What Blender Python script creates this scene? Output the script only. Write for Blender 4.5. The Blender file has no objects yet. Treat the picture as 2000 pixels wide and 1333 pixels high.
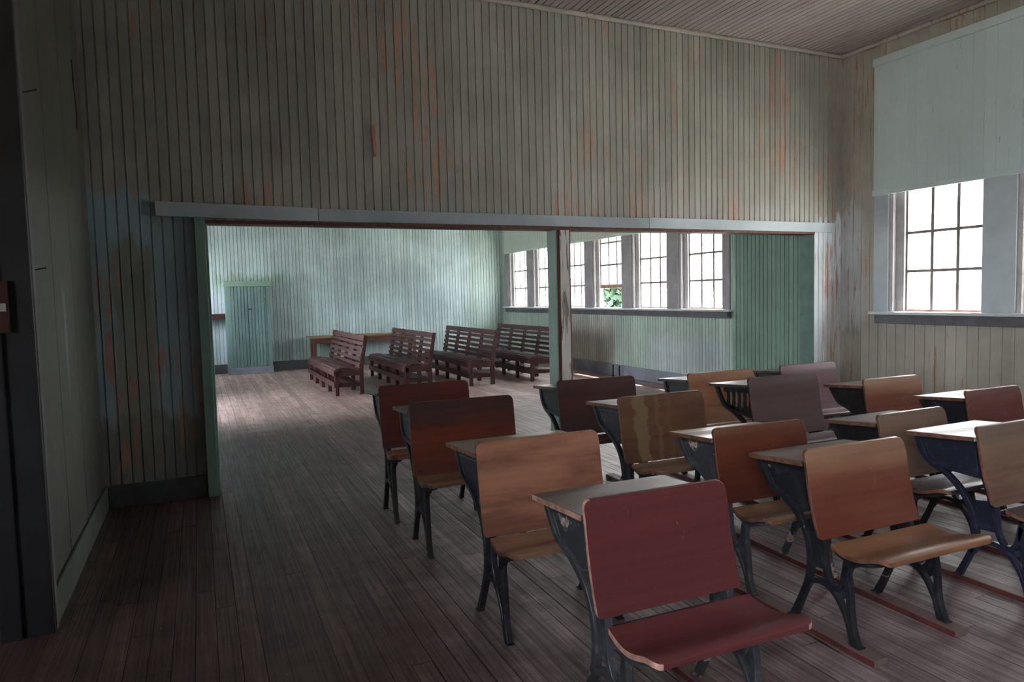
import bpy, math, random
from mathutils import Vector, Matrix
random.seed(7)
sc = bpy.context.scene
C = sc.collection

# ------------------------------------------------------------------ room
R, L, D, F, B, H = 6.57, -0.67, 5.62, 15.12, -4.2, 3.976
WT = 0.18                      # wall thickness
SILL, SHADE = 1.18, 2.39

# ------------------------------------------------------------------ mesh builder
class MB:
    def __init__(s): s.v = []; s.f = []; s.m = []
    def add(s, vs, fs, mi=0):
        o = len(s.v); s.v += [tuple(v) for v in vs]
        s.f += [tuple(i + o for i in f) for f in fs]; s.m += [mi] * len(fs)
    def box(s, x0, x1, y0, y1, z0, z1, mi=0, mat=None):
        vs = [(x, y, z) for z in (z0, z1) for y in (y0, y1) for x in (x0, x1)]
        if mat is not None: vs = [tuple(mat @ Vector(v)) for v in vs]
        s.add(vs, [(0, 2, 3, 1), (4, 5, 7, 6), (0, 1, 5, 4), (2, 6, 7, 3), (0, 4, 6, 2), (1, 3, 7, 5)], mi)
    def prism(s, poly, x0, x1, mi=0):              # polygon in (y, z) extruded along x
        n = len(poly)
        a = sum(poly[i][0] * poly[(i + 1) % n][1] - poly[(i + 1) % n][0] * poly[i][1] for i in range(n))
        if a < 0: poly = poly[::-1]
        vs = [(x0, y, z) for y, z in poly] + [(x1, y, z) for y, z in poly]
        fs = [tuple(range(n))[::-1], tuple(range(n, 2 * n))] + [(i, (i + 1) % n, n + (i + 1) % n, n + i) for i in range(n)]
        s.add(vs, fs, mi)
    def ribbon(s, pts, ws, x0, x1, mi=0, sub=6):   # bar of varying width in the y-z plane, thick along x
        P, W = spline(pts, ws, sub); n = len(P); vs = []
        for i, p in enumerate(P):
            a = P[max(i - 1, 0)]; b = P[min(i + 1, n - 1)]
            t = Vector((b[0] - a[0], b[1] - a[1])).normalized(); nn = Vector((-t.y, t.x)) * W[i] / 2
            for x in (x0, x1):
                vs += [(x, p[0] + nn.x, p[1] + nn.y), (x, p[0] - nn.x, p[1] - nn.y)]
        fs = []
        for i in range(n - 1):
            o = 4 * i; q = o + 4
            fs += [(o, o + 1, q + 1, q), (o + 2, q + 2, q + 3, o + 3), (o, q, q + 2, o + 2), (o + 1, o + 3, q + 3, q + 1)]
        fs += [(0, 2, 3, 1), (4 * n - 4, 4 * n - 3, 4 * n - 1, 4 * n - 2)]
        s.add(vs, fs, mi)
    def tube(s, pts, r, seg=10, mi=0):
        pts = [Vector(p) for p in pts]; n = len(pts); vs = []; fs = []
        rr = r if isinstance(r, (list, tuple)) else [r] * n
        for i, p in enumerate(pts):
            t = (pts[min(i + 1, n - 1)] - pts[max(i - 1, 0)]).normalized()
            a = t.orthogonal().normalized(); b = t.cross(a)
            for k in range(seg):
                an = 2 * math.pi * k / seg; vs.append(p + (a * math.cos(an) + b * math.sin(an)) * rr[i])
        for i in range(n - 1):
            for k in range(seg):
                o = i * seg; k2 = (k + 1) % seg
                fs.append((o + k, o + k2, o + seg + k2, o + seg + k))
        fs += [tuple(range(seg))[::-1], tuple(range((n - 1) * seg, n * seg))]
        s.add(vs, fs, mi)
    def build(s, name, mat, parent=None, bevel=0, smooth=False, seg=2):
        me = bpy.data.meshes.new(name); me.from_pydata(s.v, [], s.f)
        for m in (mat if isinstance(mat, (list, tuple)) else [mat]): me.materials.append(m)
        for p, mi in zip(me.polygons, s.m): p.material_index = mi; p.use_smooth = smooth
        if smooth: me.set_sharp_from_angle(angle=math.radians(38))
        me.update(); o = bpy.data.objects.new(name, me); C.objects.link(o)
        if parent: o.parent = parent
        if bevel:
            b = o.modifiers.new('bevel', 'BEVEL'); b.width = bevel; b.segments = seg; b.limit_method = 'ANGLE'
            b.angle_limit = math.radians(40)
        return o

def spline(pts, ws, sub):
    P = [Vector(p) for p in pts]; n = len(P); o = []; w = []
    if not isinstance(ws, (list, tuple)): ws = [ws] * n
    for i in range(n - 1):
        a, b, c, d = P[max(i - 1, 0)], P[i], P[i + 1], P[min(i + 2, n - 1)]
        for k in range(sub):
            t = k / sub
            o.append(0.5 * ((2 * b) + (c - a) * t + (2 * a - 5 * b + 4 * c - d) * t * t + (3 * b - a - 3 * c + d) * t ** 3))
            w.append(ws[i] + (ws[i + 1] - ws[i]) * t)
    o.append(P[-1]); w.append(ws[-1]); return o, w

def tag(o, label, cat, group=None, kind=None):
    o['label'] = label; o['category'] = cat
    if group: o['group'] = group
    if kind: o['kind'] = kind
    return o
def struct(o): o['kind'] = 'structure'; return o
def empty(name, loc, rz=0):
    o = bpy.data.objects.new(name, None); o.empty_display_size = .1; C.objects.link(o)
    o.location = loc; o.rotation_euler = (0, 0, rz); return o

# ------------------------------------------------------------------ materials
class NT:
    def __init__(s, name):
        s.mat = bpy.data.materials.new(name); s.mat.use_nodes = True
        s.t = s.mat.node_tree; s.t.nodes.clear()
        s.out = s.n('ShaderNodeOutputMaterial')
    def n(s, typ, **kw):
        o = s.t.nodes.new(typ)
        for k, v in kw.items(): setattr(o, k, v)
        return o
    def set(s, sock, v):
        if isinstance(v, bpy.types.NodeSocket): s.t.links.new(v, sock)
        elif isinstance(v, (tuple, list)) and len(v) == 3 and sock.type == 'RGBA': sock.default_value = (*v, 1)
        else: sock.default_value = v
    def coords(s):
        c = s.n('ShaderNodeTexCoord').outputs['Object']; x = s.n('ShaderNodeSeparateXYZ'); s.set(x.inputs[0], c)
        return c, x.outputs[0], x.outputs[1], x.outputs[2]
    def math(s, op, a, b=0.0, c=None, clamp=False):
        o = s.n('ShaderNodeMath', operation=op, use_clamp=clamp); s.set(o.inputs[0], a); s.set(o.inputs[1], b)
        if c is not None: s.set(o.inputs[2], c)
        return o.outputs[0]
    def scale(s, vec, sc3, off=(0, 0, 0)):
        o = s.n('ShaderNodeMapping'); s.set(o.inputs[0], vec); o.inputs['Scale'].default_value = sc3; o.inputs['Location'].default_value = off
        return o.outputs[0]
    def noise(s, vec, sca, detail=4, rough=.55, dist=0):
        o = s.n('ShaderNodeTexNoise'); s.set(o.inputs['Vector'], vec); o.inputs['Scale'].default_value = sca
        o.inputs['Detail'].default_value = detail; o.inputs['Roughness'].default_value = rough; o.inputs['Distortion'].default_value = dist
        return o.outputs['Fac']
    def white(s, val):
        o = s.n('ShaderNodeTexWhiteNoise', noise_dimensions='1D'); s.set(o.inputs['W'], val); return o.outputs['Value']
    def ss(s, val, a, b, to0=0.0, to1=1.0):
        o = s.n('ShaderNodeMapRange', interpolation_type='SMOOTHSTEP'); s.set(o.inputs[0], val)
        for i, v in enumerate((a, b, to0, to1)): s.set(o.inputs[i + 1], v)
        return o.outputs[0]
    def mix(s, f, a, b, blend='MIX'):
        o = s.n('ShaderNodeMix', data_type='RGBA', blend_type=blend); s.set(o.inputs[0], f); s.set(o.inputs[6], a); s.set(o.inputs[7], b)
        return o.outputs[2]
    def mul(s, col, fac):                          # colour times scalar
        o = s.n('ShaderNodeVectorMath', operation='SCALE'); s.set(o.inputs[0], col); s.set(o.inputs['Scale'], fac); return o.outputs[0]
    def boxmask(s, u, z, u0, u1, z0, z1, su=.03, sz=.05):
        a = s.math('MULTIPLY', s.ss(u, u0 - su, u0 + su), s.ss(u, u1 - su, u1 + su, 1.0, 0.0))
        b = s.math('MULTIPLY', s.ss(z, z0 - sz, z0 + sz), s.ss(z, z1 - sz, z1 + sz, 1.0, 0.0))
        return s.math('MULTIPLY', a, b)
    def finish(s, col, rough=.6, bump=None, bstr=.2, bdist=.01, spec=.5, metal=0):
        b = s.n('ShaderNodeBsdfPrincipled'); s.set(b.inputs['Base Color'], col); s.set(b.inputs['Roughness'], rough)
        b.inputs['Specular IOR Level'].default_value = spec; b.inputs['Metallic'].default_value = metal
        if bump is not None:
            o = s.n('ShaderNodeBump'); s.set(o.inputs['Height'], bump); o.inputs['Strength'].default_value = bstr; o.inputs['Distance'].default_value = bdist
            s.t.links.new(o.outputs[0], b.inputs['Normal'])
        s.t.links.new(b.outputs[0], s.out.inputs[0]); return s.mat

def srgb(r, g, b):
    f = lambda c: (c / 255 / 12.92) if c <= 10 else ((c / 255 + .055) / 1.055) ** 2.4
    return (f(r), f(g), f(b))

def paint(name, base, axis='x', pitch=.07, peel=(.42, .2, .11), amount=.5, zones=(), dirt=.25, var=.1, rough=.55, spec=.35, thr0=None):
    """old painted beadboard: board to board variation, peeled streaks, grime; zones = patches of other paint, some of painted light and shade"""
    t = NT(name); c, x, y, z = t.coords(); u = x if axis == 'x' else y
    col = base
    edge = t.math('MULTIPLY', t.math('SUBTRACT', t.noise(t.scale(c, (1, 1, .25)), 9, 5), .5), .5)
    edge2 = t.math('MULTIPLY', t.math('SUBTRACT', t.noise(t.scale(c, (14, 14, 1.2)), 1.0, 3), .5), .34)
    uu = t.math('ADD', u, t.math('MULTIPLY', edge, .3)); zz = t.math('ADD', t.math('ADD', z, edge2), edge)
    for (u0, u1, z0, z1, zc, st) in zones:
        m = t.math('MULTIPLY', t.boxmask(uu, zz, u0, u1, z0, z1), st)
        col = t.mix(m, col, zc)
    bv = t.white(t.math('FLOOR', t.math('DIVIDE', u, pitch)))
    col = t.mul(col, t.math('ADD', t.math('MULTIPLY', bv, var * 2), 1 - var))
    g = t.noise(c, 1.1, 5, .6); col = t.mul(col, t.ss(g, .25, .75, 1 - dirt, 1 + dirt * .5))
    fine = t.noise(t.scale(c, (60, 60, 3)), 1.0, 4, .6)
    stk = t.noise(t.scale(c, (38, 38, 2.6)), 1.0, 6, .62, .4)
    big = t.noise(t.scale(c, (1.3, 1.3, .7), (-2.2, 4, 6.5)), 1.0, 3, .5)
    thr = t.math('SUBTRACT', .73, t.math('MULTIPLY', t.ss(big, .38, .62), .20 * amount))
    if thr0: thr = thr0
    pm = t.ss(t.math('SUBTRACT', stk, thr), -.02, .05)
    pc = t.mix(t.noise(c, 12, 3), tuple(v * .55 for v in peel), peel)
    col = t.mix(t.math('MULTIPLY', pm, .85), col, pc)
    # fine dark cracks in the paint
    ck = t.ss(t.noise(t.scale(c, (90, 90, 9), (1, 5, 2)), 1.0, 3, .5), .70, .76)
    col = t.mix(t.math('MULTIPLY', t.math('MULTIPLY', ck, t.ss(big, .35, .6)), .6), col, (.045, .035, .03))
    return t.finish(col, rough, fine, .25, .004, spec)

def wood(name, c1, c2, c3=None, axis='x', rough=.38, scale=1.0, zgrad=None, spec=.3, scratch=.35, drip=False, coat=0, blot=1.0):
    """varnished timber, grain along the axis; c3 = worn tone on the edge named by zgrad=(z0,z1)"""
    t = NT(name); c, x, y, z = t.coords()
    s3 = {'x': (1.3, 34, 34), 'y': (34, 1.3, 34), 'z': (34, 34, 1.3)}[axis]
    gr = t.noise(t.scale(c, tuple(v * scale for v in s3)), 1.0, 6, .62, .25)
    bl = t.noise(t.scale(c, tuple((.7 if v < 5 else 3.4) * scale for v in s3), (2.3, .7, 1.1)), 2.0, 4, .55, .15)
    col = t.mix(t.math('MULTIPLY', t.ss(bl, .38, .66), blot), c1, c2)
    if c3 is not None and zgrad:
        zn = t.math('ADD', z, t.math('MULTIPLY', t.math('SUBTRACT', bl, .5), .22))
        col = t.mix(t.ss(zn, zgrad[0], zgrad[1]), col, c3)
    col = t.mul(col, t.ss(gr, .25, .75, .84, 1.10))
    if drip:
        dn = t.math('SUBTRACT', t.noise(t.scale(c, (4, 4, 9)), 1.0, 3, .5), .5); xw = t.math('ADD', x, t.math('MULTIPLY', dn, .13))
        for xa, xb, st in ((-.215, -.125, .85), (-.06, -.035, .45), (.02, .05, .25)):
            col = t.mix(t.math('MULTIPLY', t.boxmask(xw, z, xa, xb, .3, .9, .010, .02), st), col, (.17, .12, .068))
    sn = t.ss(t.noise(t.scale(c, (70, 70, 12), (1, 2, 5)), 1.0, 3, .6, 2.5), .69, .735)
    col = t.mix(t.math('MULTIPLY', sn, scratch), col, (.5, .4, .33))
    kn = t.ss(t.noise(t.scale(c, (5, 14, 14), (8, 3, 1)), 1.0, 1, .3), .83, .86)
    col = t.mix(kn, col, (.02, .012, .01))
    return t.finish(col, t.ss(bl, .3, .7, rough - .06, rough + .12), gr, .12, .003, spec)

def iron(name, base=(.012, .014, .02), chip=(.5, .42, .34), amt=.5, rough=.36):
    t = NT(name); c, x, y, z = t.coords()
    n = t.noise(t.scale(c, (1, 1, 1)), 14, 5, .6, .4); big = t.noise(c, 3.1, 2)
    thr = t.math('SUBTRACT', .76, t.math('MULTIPLY', t.ss(big, .40, .62), .24 * amt))
    m = t.ss(t.math('SUBTRACT', n, thr), 0, .02)
    ch = t.mix(t.ss(t.noise(c, 45, 3), .4, .6), tuple(v * .5 for v in chip), chip)
    col = t.mix(t.ss(t.noise(c, 20, 4), .5, .75), base, tuple(v * 2.2 + .006 for v in base))
    col = t.mix(m, col, ch)
    return t.finish(col, t.ss(m, 0, 1, rough, .8), n, .3, .004)

def plain(name, col, rough=.6, var=.2, sca=6, spec=.4, stretch=(1, 1, 1), metal=0):
    t = NT(name); c, x, y, z = t.coords()
    n = t.noise(t.scale(c, stretch), sca, 5, .6)
    return t.finish(t.mul(col, t.ss(n, .25, .75, 1 - var, 1 + var)), rough, n, .15, .003, spec, metal)

# paints (linear albedo)
olive = (.325, .328, .290); blueg = (.30, .41, .46); mint = (.46, .60, .62); greenw = (.30, .42, .37)
m_part = paint('paint_partition', olive, 'x', .07, amount=.95, peel=(.56, .30, .20), zones=[
    (-.9, -.27, -.2, 2.2, blueg, .95), (-.9, .2, -.2, 2.06, blueg, .95), (-.56, -.30, .2, 1.86, (.25, .265, .22), .9),
    (-.9, .3, -.3, .62, (.19, .205, .18), .9), (6.15, 6.7, -.2, 2.2, (.66, .73, .77), .95), (6.3, 6.7, -.2, 1.5, (.36, .35, .30), .55)])
m_partback = paint('paint_partition_back', mint, 'x', .07, amount=.4)
m_right = paint('paint_wall_right', (.36, .35, .30), 'y', .10, peel=(.36, .2, .12), amount=.75, zones=[
    (5.35, 5.75, 1.0, 2.3, (.46, .50, .52), .7)], dirt=.3)
m_rightfar = paint('paint_wall_right_far', (.36, .47, .42), 'y', .07, amount=.35, zones=[
    (5.5, 7.32, -.2, 4, (.15, .26, .21), .9), (7.5, 9.3, .1, .75, (.42, .50, .54), .6), (10.3, 12.5, .1, 1.0, (.36, .31, .27), .6)])
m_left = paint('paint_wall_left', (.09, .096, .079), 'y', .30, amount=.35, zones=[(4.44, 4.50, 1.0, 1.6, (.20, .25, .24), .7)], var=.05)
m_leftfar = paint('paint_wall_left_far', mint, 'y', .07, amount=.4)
m_far = paint('paint_wall_far', mint, 'x', .07, peel=(.5, .3, .26), amount=.5, zones=[
    (1.0, 2.2, -.2, 1.95, (.36, .46, .45), .55), (-.7, .48, -.2, 1.6, (.5, .58, .66), .7), (.3, 1.6, 1.80, 1.98, (.27, .37, .28), .6), (5.7, 6.6, .2, 4, (.37, .48, .43), .7)])  # first two zones: cupboard's cast shadow and window light beside it, painted in
m_backw = paint('paint_wall_back', (.09, .075, .065), 'x', .07, amount=.4)
m_trimblue = paint('paint_header', (.33, .39, .42), 'y', 30, amount=.35, var=0, peel=(.06, .045, .04))
m_trimlight = paint('paint_header_light', (.42, .50, .53), 'y', 30, amount=.25, var=0, peel=(.2, .15, .12))
m_jambgreen = paint('paint_jamb_green', (.19, .31, .265), 'y', 30, amount=.3, var=0, peel=(.05, .04, .03))
m_postface = paint('paint_post_peeling', (.50, .51, .48), 'z', 30, amount=1.0, thr0=.555, var=0, peel=(.13, .07, .05))
m_postedge = plain('wood_post_edge', (.11, .035, .025), .6, .35, 3, stretch=(8, 8, 1))
m_revealgreen = plain('paint_reveal_green', (.10, .18, .155), .6, .2)
m_basedark = plain('paint_baseboard_dark', (.075, .08, .09), .5, .25)
m_baseblue = plain('paint_baseboard_blue', (.19, .22, .27), .5, .25, 3)
m_basegreen = plain('paint_baseboard_green', (.25, .28, .25), .55, .25, 3)
m_baseleft = plain('paint_baseboard_deep_green', (.085, .10, .09), .6, .25, 3)  # darker copy of the baseboard green, for the left wall
m_shade = paint('paint_cover', (.475, .585, .585), 'y', .107, amount=.05, dirt=.08, var=.02, peel=(.3, .3, .26))
m_shadefar = paint('paint_cover_far', (.46, .56, .51), 'y', .107, amount=.05, dirt=.08, var=.02, peel=(.3, .3, .26))
m_case = plain('paint_casing_blue', (.40, .47, .50), .5, .1, 3)
m_casefar = plain('paint_casing_mauve', (.27, .265, .285), .55, .2, 4)
m_jamb = plain('paint_jamb', (.40, .39, .40), .5, .2, 5)
m_sash = plain('paint_sash', (.16, .14, .14), .5, .3, 9)
m_sashrail = plain('paint_sash_rail', (.33, .20, .16), .6, .3, 14)
m_apron = plain('paint_apron', (.085, .085, .10), .5, .25)
m_sill = plain('paint_sill', (.52, .55, .57), .4, .1)
m_doorblack = plain('paint_door_jamb', (.022, .024, .028), .5, .3, 3)
m_casegray = plain('paint_casing_gray', (.13, .125, .135), .6, .2, 4)
m_crown = paint('paint_crown', (.42, .40, .36), 'y', 30, amount=.9, var=0, peel=(.42, .24, .13))
m_cab = paint('paint_cabinet', (.15, .25, .25), 'x', .075, amount=.35, peel=(.4, .2, .17), var=.08)
m_cabtop = paint('paint_cabinet_top', (.19, .31, .25), 'x', 30, amount=.3, var=0)
m_nail = plain('metal_nail', (.02, .02, .02), .5)

def ceiling_mat():
    t = NT('paint_ceiling'); c, x, y, z = t.coords()
    bv = t.white(t.math('FLOOR', t.math('DIVIDE', x, .07)))
    col = t.mul((.40, .365, .35), t.math('ADD', t.math('MULTIPLY', bv, .16), .92))
    n = t.noise(t.scale(c, (20, 1.2, 20)), 1.0, 6, .6); big = t.noise(c, .6, 3)
    col = t.mul(col, t.ss(big, .3, .7, .85, 1.1))
    col = t.mix(t.math('MULTIPLY', t.ss(t.math('ADD', n, t.math('MULTIPLY', big, .3)), .74, .86), .7), col, (.33, .20, .15))
    return t.finish(col, .6, n, .2, .003, .3)
m_ceil = ceiling_mat()

def floor_mat(name):
    t = NT(name); c, x, y, z = t.coords()
    a = t.n('ShaderNodeAttribute', attribute_name='board'); bv = a.outputs['Fac']
    off = t.n('ShaderNodeCombineXYZ'); t.set(off.inputs[1], t.math('MULTIPLY', bv, 37.0)); t.set(off.inputs[2], t.math('MULTIPLY', bv, 11.0))
    ad = t.n('ShaderNodeVectorMath', operation='ADD'); t.set(ad.inputs[0], c); t.set(ad.inputs[1], off.outputs[0]); cc = ad.outputs[0]
    gr = t.noise(t.scale(cc, (85, 1.6, 30)), 1.0, 6, .6, .5)
    fig = t.noise(t.scale(cc, (16, .9, 10)), 1.0, 4, .6, 1.4)
    col = t.mix(t.ss(gr, .3, .72), (.048, .030, .026), (.118, .076, .067))
    col = t.mix(t.math('MULTIPLY', t.ss(fig, .45, .7), .45), col, (.10, .055, .05))
    wear_light = t.noise(c, .8, 4, .6); yy = t.math('ADD', y, t.math('MULTIPLY', t.math('SUBTRACT', wear_light, .5), 3.0))
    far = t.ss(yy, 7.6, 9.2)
    col = t.mix(t.math('MULTIPLY', far, .75), col, t.mix(t.ss(gr, .3, .7), (.30, .215, .195), (.47, .36, .335)))  # far boards worn paler, lifted further to brighten the pool of light
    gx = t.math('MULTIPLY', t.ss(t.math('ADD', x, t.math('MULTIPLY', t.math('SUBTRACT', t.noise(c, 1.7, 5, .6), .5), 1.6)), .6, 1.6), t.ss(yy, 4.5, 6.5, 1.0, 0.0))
    col = t.mix(t.math('MULTIPLY', gx, .8), col, t.mix(t.ss(gr, .3, .7), (.15, .114, .124), (.37, .295, .312)))  # weathered grey on the right, also paled to brighten the lit side
    col = t.mul(col, t.math('ADD', t.math('MULTIPLY', bv, .5), .72))
    col = t.mul(col, t.ss(t.noise(t.scale(c, (2.2, 3.6, 1)), 1.6, 6, .65), .3, .7, .68, 1.22))
    ck = t.ss(t.noise(t.scale(cc, (30, 1.0, 30), (4, 4, 4)), 1.0, 2, .5), .735, .75)
    col = t.mix(ck, col, (.012, .01, .01))
    sp = t.ss(t.noise(c, 55, 1, .5), .80, .82)
    col = t.mix(t.math('MULTIPLY', sp, .8), col, (.5, .47, .45))
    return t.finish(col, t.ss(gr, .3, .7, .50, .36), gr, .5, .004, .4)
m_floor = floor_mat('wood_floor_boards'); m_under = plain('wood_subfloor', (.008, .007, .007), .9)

def glass_mat(nm='dirty_window_glass', d=(.16, .34)):
    t = NT(nm); c, x, y, z = t.coords()
    tr = t.n('ShaderNodeBsdfTransparent'); tl = t.n('ShaderNodeBsdfTranslucent'); gl = t.n('ShaderNodeBsdfGlossy')
    tl.inputs[0].default_value = (.9, .97, .97, 1); gl.inputs['Roughness'].default_value = .05
    m1 = t.n('ShaderNodeMixShader'); t.set(m1.inputs[0], t.ss(t.noise(c, 5, 5, .6), 0.3, .7, *d)); t.t.links.new(tr.outputs[0], m1.inputs[1]); t.t.links.new(tl.outputs[0], m1.inputs[2])
    m2 = t.n('ShaderNodeMixShader'); m2.inputs[0].default_value = .05; t.t.links.new(m1.outputs[0], m2.inputs[1]); t.t.links.new(gl.outputs[0], m2.inputs[2])
    t.t.links.new(m2.outputs[0], t.out.inputs[0]); return t.mat
m_glass = glass_mat(); m_clear = glass_mat('clear_window_glass', (.0, .05))

# ------------------------------------------------------------------ shell
def grooved(mb, rects, pitch, place, gw=.007, gd=.006, back=None, mi=0):
    """beadboard: rects (u0,u1,z0,z1) on a plane; place(u, n, z) -> point, n = depth into the room"""
    for (u0, u1, z0, z1) in rects:
        k0 = math.floor(u0 / pitch); k1 = math.ceil(u1 / pitch); prof = [(u0, 0)]
        for k in range(k0, k1 + 1):
            g = k * pitch
            for du, n in ((-gw, 0), (-gw * .35, -gd), (gw * .15, -gd), (gw * .5, .0015), (gw * 1.0, 0)):
                if u0 + 1e-4 < g + du < u1 - 1e-4: prof.append((g + du, n))
        prof.append((u1, 0)); vs = []
        for (u, n) in prof: vs += [place(u, n, z0), place(u, n, z1)]
        mb.add(vs, [(2 * i, 2 * i + 2, 2 * i + 3, 2 * i + 1) for i in range(len(prof) - 1)], mi)
        if back:
            p = [place(u, -(gd + .0005) if j == 0 else -back, z) for j in (0, 1) for z in (z0, z1) for u in (u0, u1)]
            mb.add(p, [(0, 2, 3, 1), (4, 5, 7, 6), (0, 1, 5, 4), (2, 6, 7, 3), (0, 4, 6, 2), (1, 3, 7, 5)], mi)

# floor: individual boards with gaps over a dark subfloor
def make_floor():
    mb = MB(); vals = []; w = .0865; x = L - .02
    while x < R:
        y = B - random.random() * 3
        while y < F:
            ln = random.uniform(1.8, 4.2); y0, y1 = max(y, B), min(y + ln, F)
            if y1 > y0 + .02:
                g = random.choice((.0012, .0016, .0024, .004)); dz = random.uniform(-.0012, .0)
                x0, x1 = max(x + g / 2, L), min(x + w - g / 2, R); b = .001
                mb.add([(x0, y0, dz - b), (x1, y0, dz - b), (x1, y1 - .002, dz - b), (x0, y1 - .002, dz - b),
                        (x0 + b, y0 + b, dz), (x1 - b, y0 + b, dz), (x1 - b, y1 - .002 - b, dz), (x0 + b, y1 - .002 - b, dz)],
                       [(4, 5, 6, 7), (0, 1, 5, 4), (1, 2, 6, 5), (2, 3, 7, 6), (3, 0, 4, 7)]); vals += [random.random()] * 5
            y += ln
        x += w
    n0 = len(mb.f)
    mb.box(L - 3.2, R + WT, B - WT, F + WT, -.06, -.004, 1)
    mb.box(L - 1.6, L - .001, 2.35, 3.62, -.01, 0.0, 0); vals += [.5] * (len(mb.f) - n0)
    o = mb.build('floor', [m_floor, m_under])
    at = o.data.attributes.new('board', 'FLOAT', 'FACE'); at.data.foreach_set('value', vals)
    return struct(o)
make_floor()

mb = MB()
grooved(mb, [(L, R, B, F)], .07, lambda u, n, z: (u, z, H - n), gw=.008, gd=.011)
mb.box(L - WT, R + WT, B - WT, F + WT, H + .0115, H + .12)
struct(mb.build('ceiling', m_ceil))

# partition with the wide opening (front face y=D)
OX0, OX1, OZ = .07, 6.165, 2.04
mb = MB(); pf = lambda u, n, z: (u, D - n, z); pb = lambda u, n, z: (-u, D + WT + n, z)
grooved(mb, [(L, -.003, 0, OZ), (OX1, R, 0, OZ), (L, R, OZ, H)], .07, pf, gw=.008, gd=.011, back=.08)
grooved(mb, [(-OX0, -L, 0, OZ), (-R, -OX1, 0, OZ), (-R, -L, OZ, H)], .07, pb, back=.08, mi=1)
mb.box(-.003, OX0, D, D + .1, 0, OZ)
struct(mb.build('wall_partition', [m_part, m_partback]))

# windows groups: (first sash edge, ...) along y
PER, FRW, SAW = 1.245, .17, .81        # period, jamb depth seen beside the sash, sash width
front_open = [(5.02 - i * PER) for i in range(2)]       # y of the left side of each opening
far_open = [(14.71 - i * PER) for i in range(6)]
left_open_far = [15.06, 14.0]
left_open_added = [.55, -.5, -1.6, -2.7]; TALL = 3.75  # unseen windows, added and enlarged to brighten the front room
GY0, GY1, GZ = 9.3, 11.1, 2.25      # open double doorway in the left wall of the far room
OW = .95                                # opening width
def side_rects(y0, y1, opens, top=SHADE + .02):
    rs = [(y0, y1, 0, SILL - .02), (y0, y1, top, H)]
    edge = y1
    for o in sorted(opens, reverse=True):
        rs.append((o, edge, SILL - .02, top)); edge = o - OW
    rs.append((y0, edge, SILL - .02, top)); return rs

mb = MB(); pr = lambda u, n, z: (R - n, u, z)
grooved(mb, side_rects(B, D, front_open), .105, pr, gw=.005, gd=.004, back=WT)
grooved(mb, side_rects(D + WT, F, far_open), .07, pr, back=WT, mi=1)
mb.box(R + .001, R + WT, D, D + WT, 0, H)
struct(mb.build('wall_right', [m_right, m_rightfar]))
mb = MB(); pl = lambda u, n, z: (L + n, -u, z)
DY0, DY1, DZ = 2.35, 3.60, 2.95         # doorway in the left wall
def neg(rs): return [(-b, -a, c, d) for a, b, c, d in rs]
fr = side_rects(B, DY0, left_open_added, TALL) + [(DY0, DY1, DZ, H), (DY1, D, 0, H)]
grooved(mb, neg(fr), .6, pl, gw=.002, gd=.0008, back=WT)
grooved(mb, neg(side_rects(GY1, F, left_open_far) + [(GY0, GY1, GZ, H), (D + WT, GY0, 0, H)]), .07, pl, back=WT, mi=1)
mb.box(L - WT, L - .001, D, D + WT, 0, H)
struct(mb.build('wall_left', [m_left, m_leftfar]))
mb = MB(); grooved(mb, [(L - WT, R + WT, 0, H)], .07, lambda u, n, z: (u, F - n, z), gw=.010, gd=.014, back=WT)
struct(mb.build('wall_far', m_far))
BWIN = []
mb = MB(); rs = [(L - WT, R + WT, 0, SILL - .02), (L - WT, R + WT, SHADE + .02, H)]; e = L - WT
for a, b in BWIN: rs.append((e, a, SILL - .02, SHADE + .02)); e = b
rs.append((e, R + WT, SILL - .02, SHADE + .02))
grooved(mb, neg(rs), .07, lambda u, n, z: (-u, B + n, z), back=WT)
struct(mb.build('wall_back', m_backw))

# unseen porch, added to narrow the light beam through the far room's doorway
mb = MB()
mb.box(L - 1.15, L - WT, GY0 - .15, GY0 - .02, -.06, 2.6); mb.box(L - 1.15, L - WT, GY1 + .02, GY1 + .15, -.06, 2.6); mb.box(L - 1.15, L - WT, GY0 - .15, GY1 + .15, 2.6, 2.7)
mb.box(L - 1.15, L - WT, GY0 - .15, GY1 + .15, -.12, -.061)
struct(mb.build('wall_porch_added', m_leftfar))
# vestibule beyond the doorway
mb = MB()
mb.box(L - 3.0, L - WT, DY1 + .02, DY1 + .1, 0, 2.8); mb.box(L - 3.0, L - WT, DY0 - 1.2, DY0 - 1.1, 0, 2.8)
mb.box(L - 3.0, L - WT, DY0 - 1.2, DY1 + .1, 2.8, 2.9)
mb.box(L - 3.1, L - 3.0, DY0 - 1.2, DY1 + .1, 0, .9); mb.box(L - 3.1, L - 3.0, DY0 - 1.2, DY1 + .1, 1.9, 2.9)
mb.box(L - 3.1, L - 3.0, DY0 - .3, DY1 + .1, .9, 1.9)
struct(mb.build('wall_vestibule', m_left))

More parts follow.
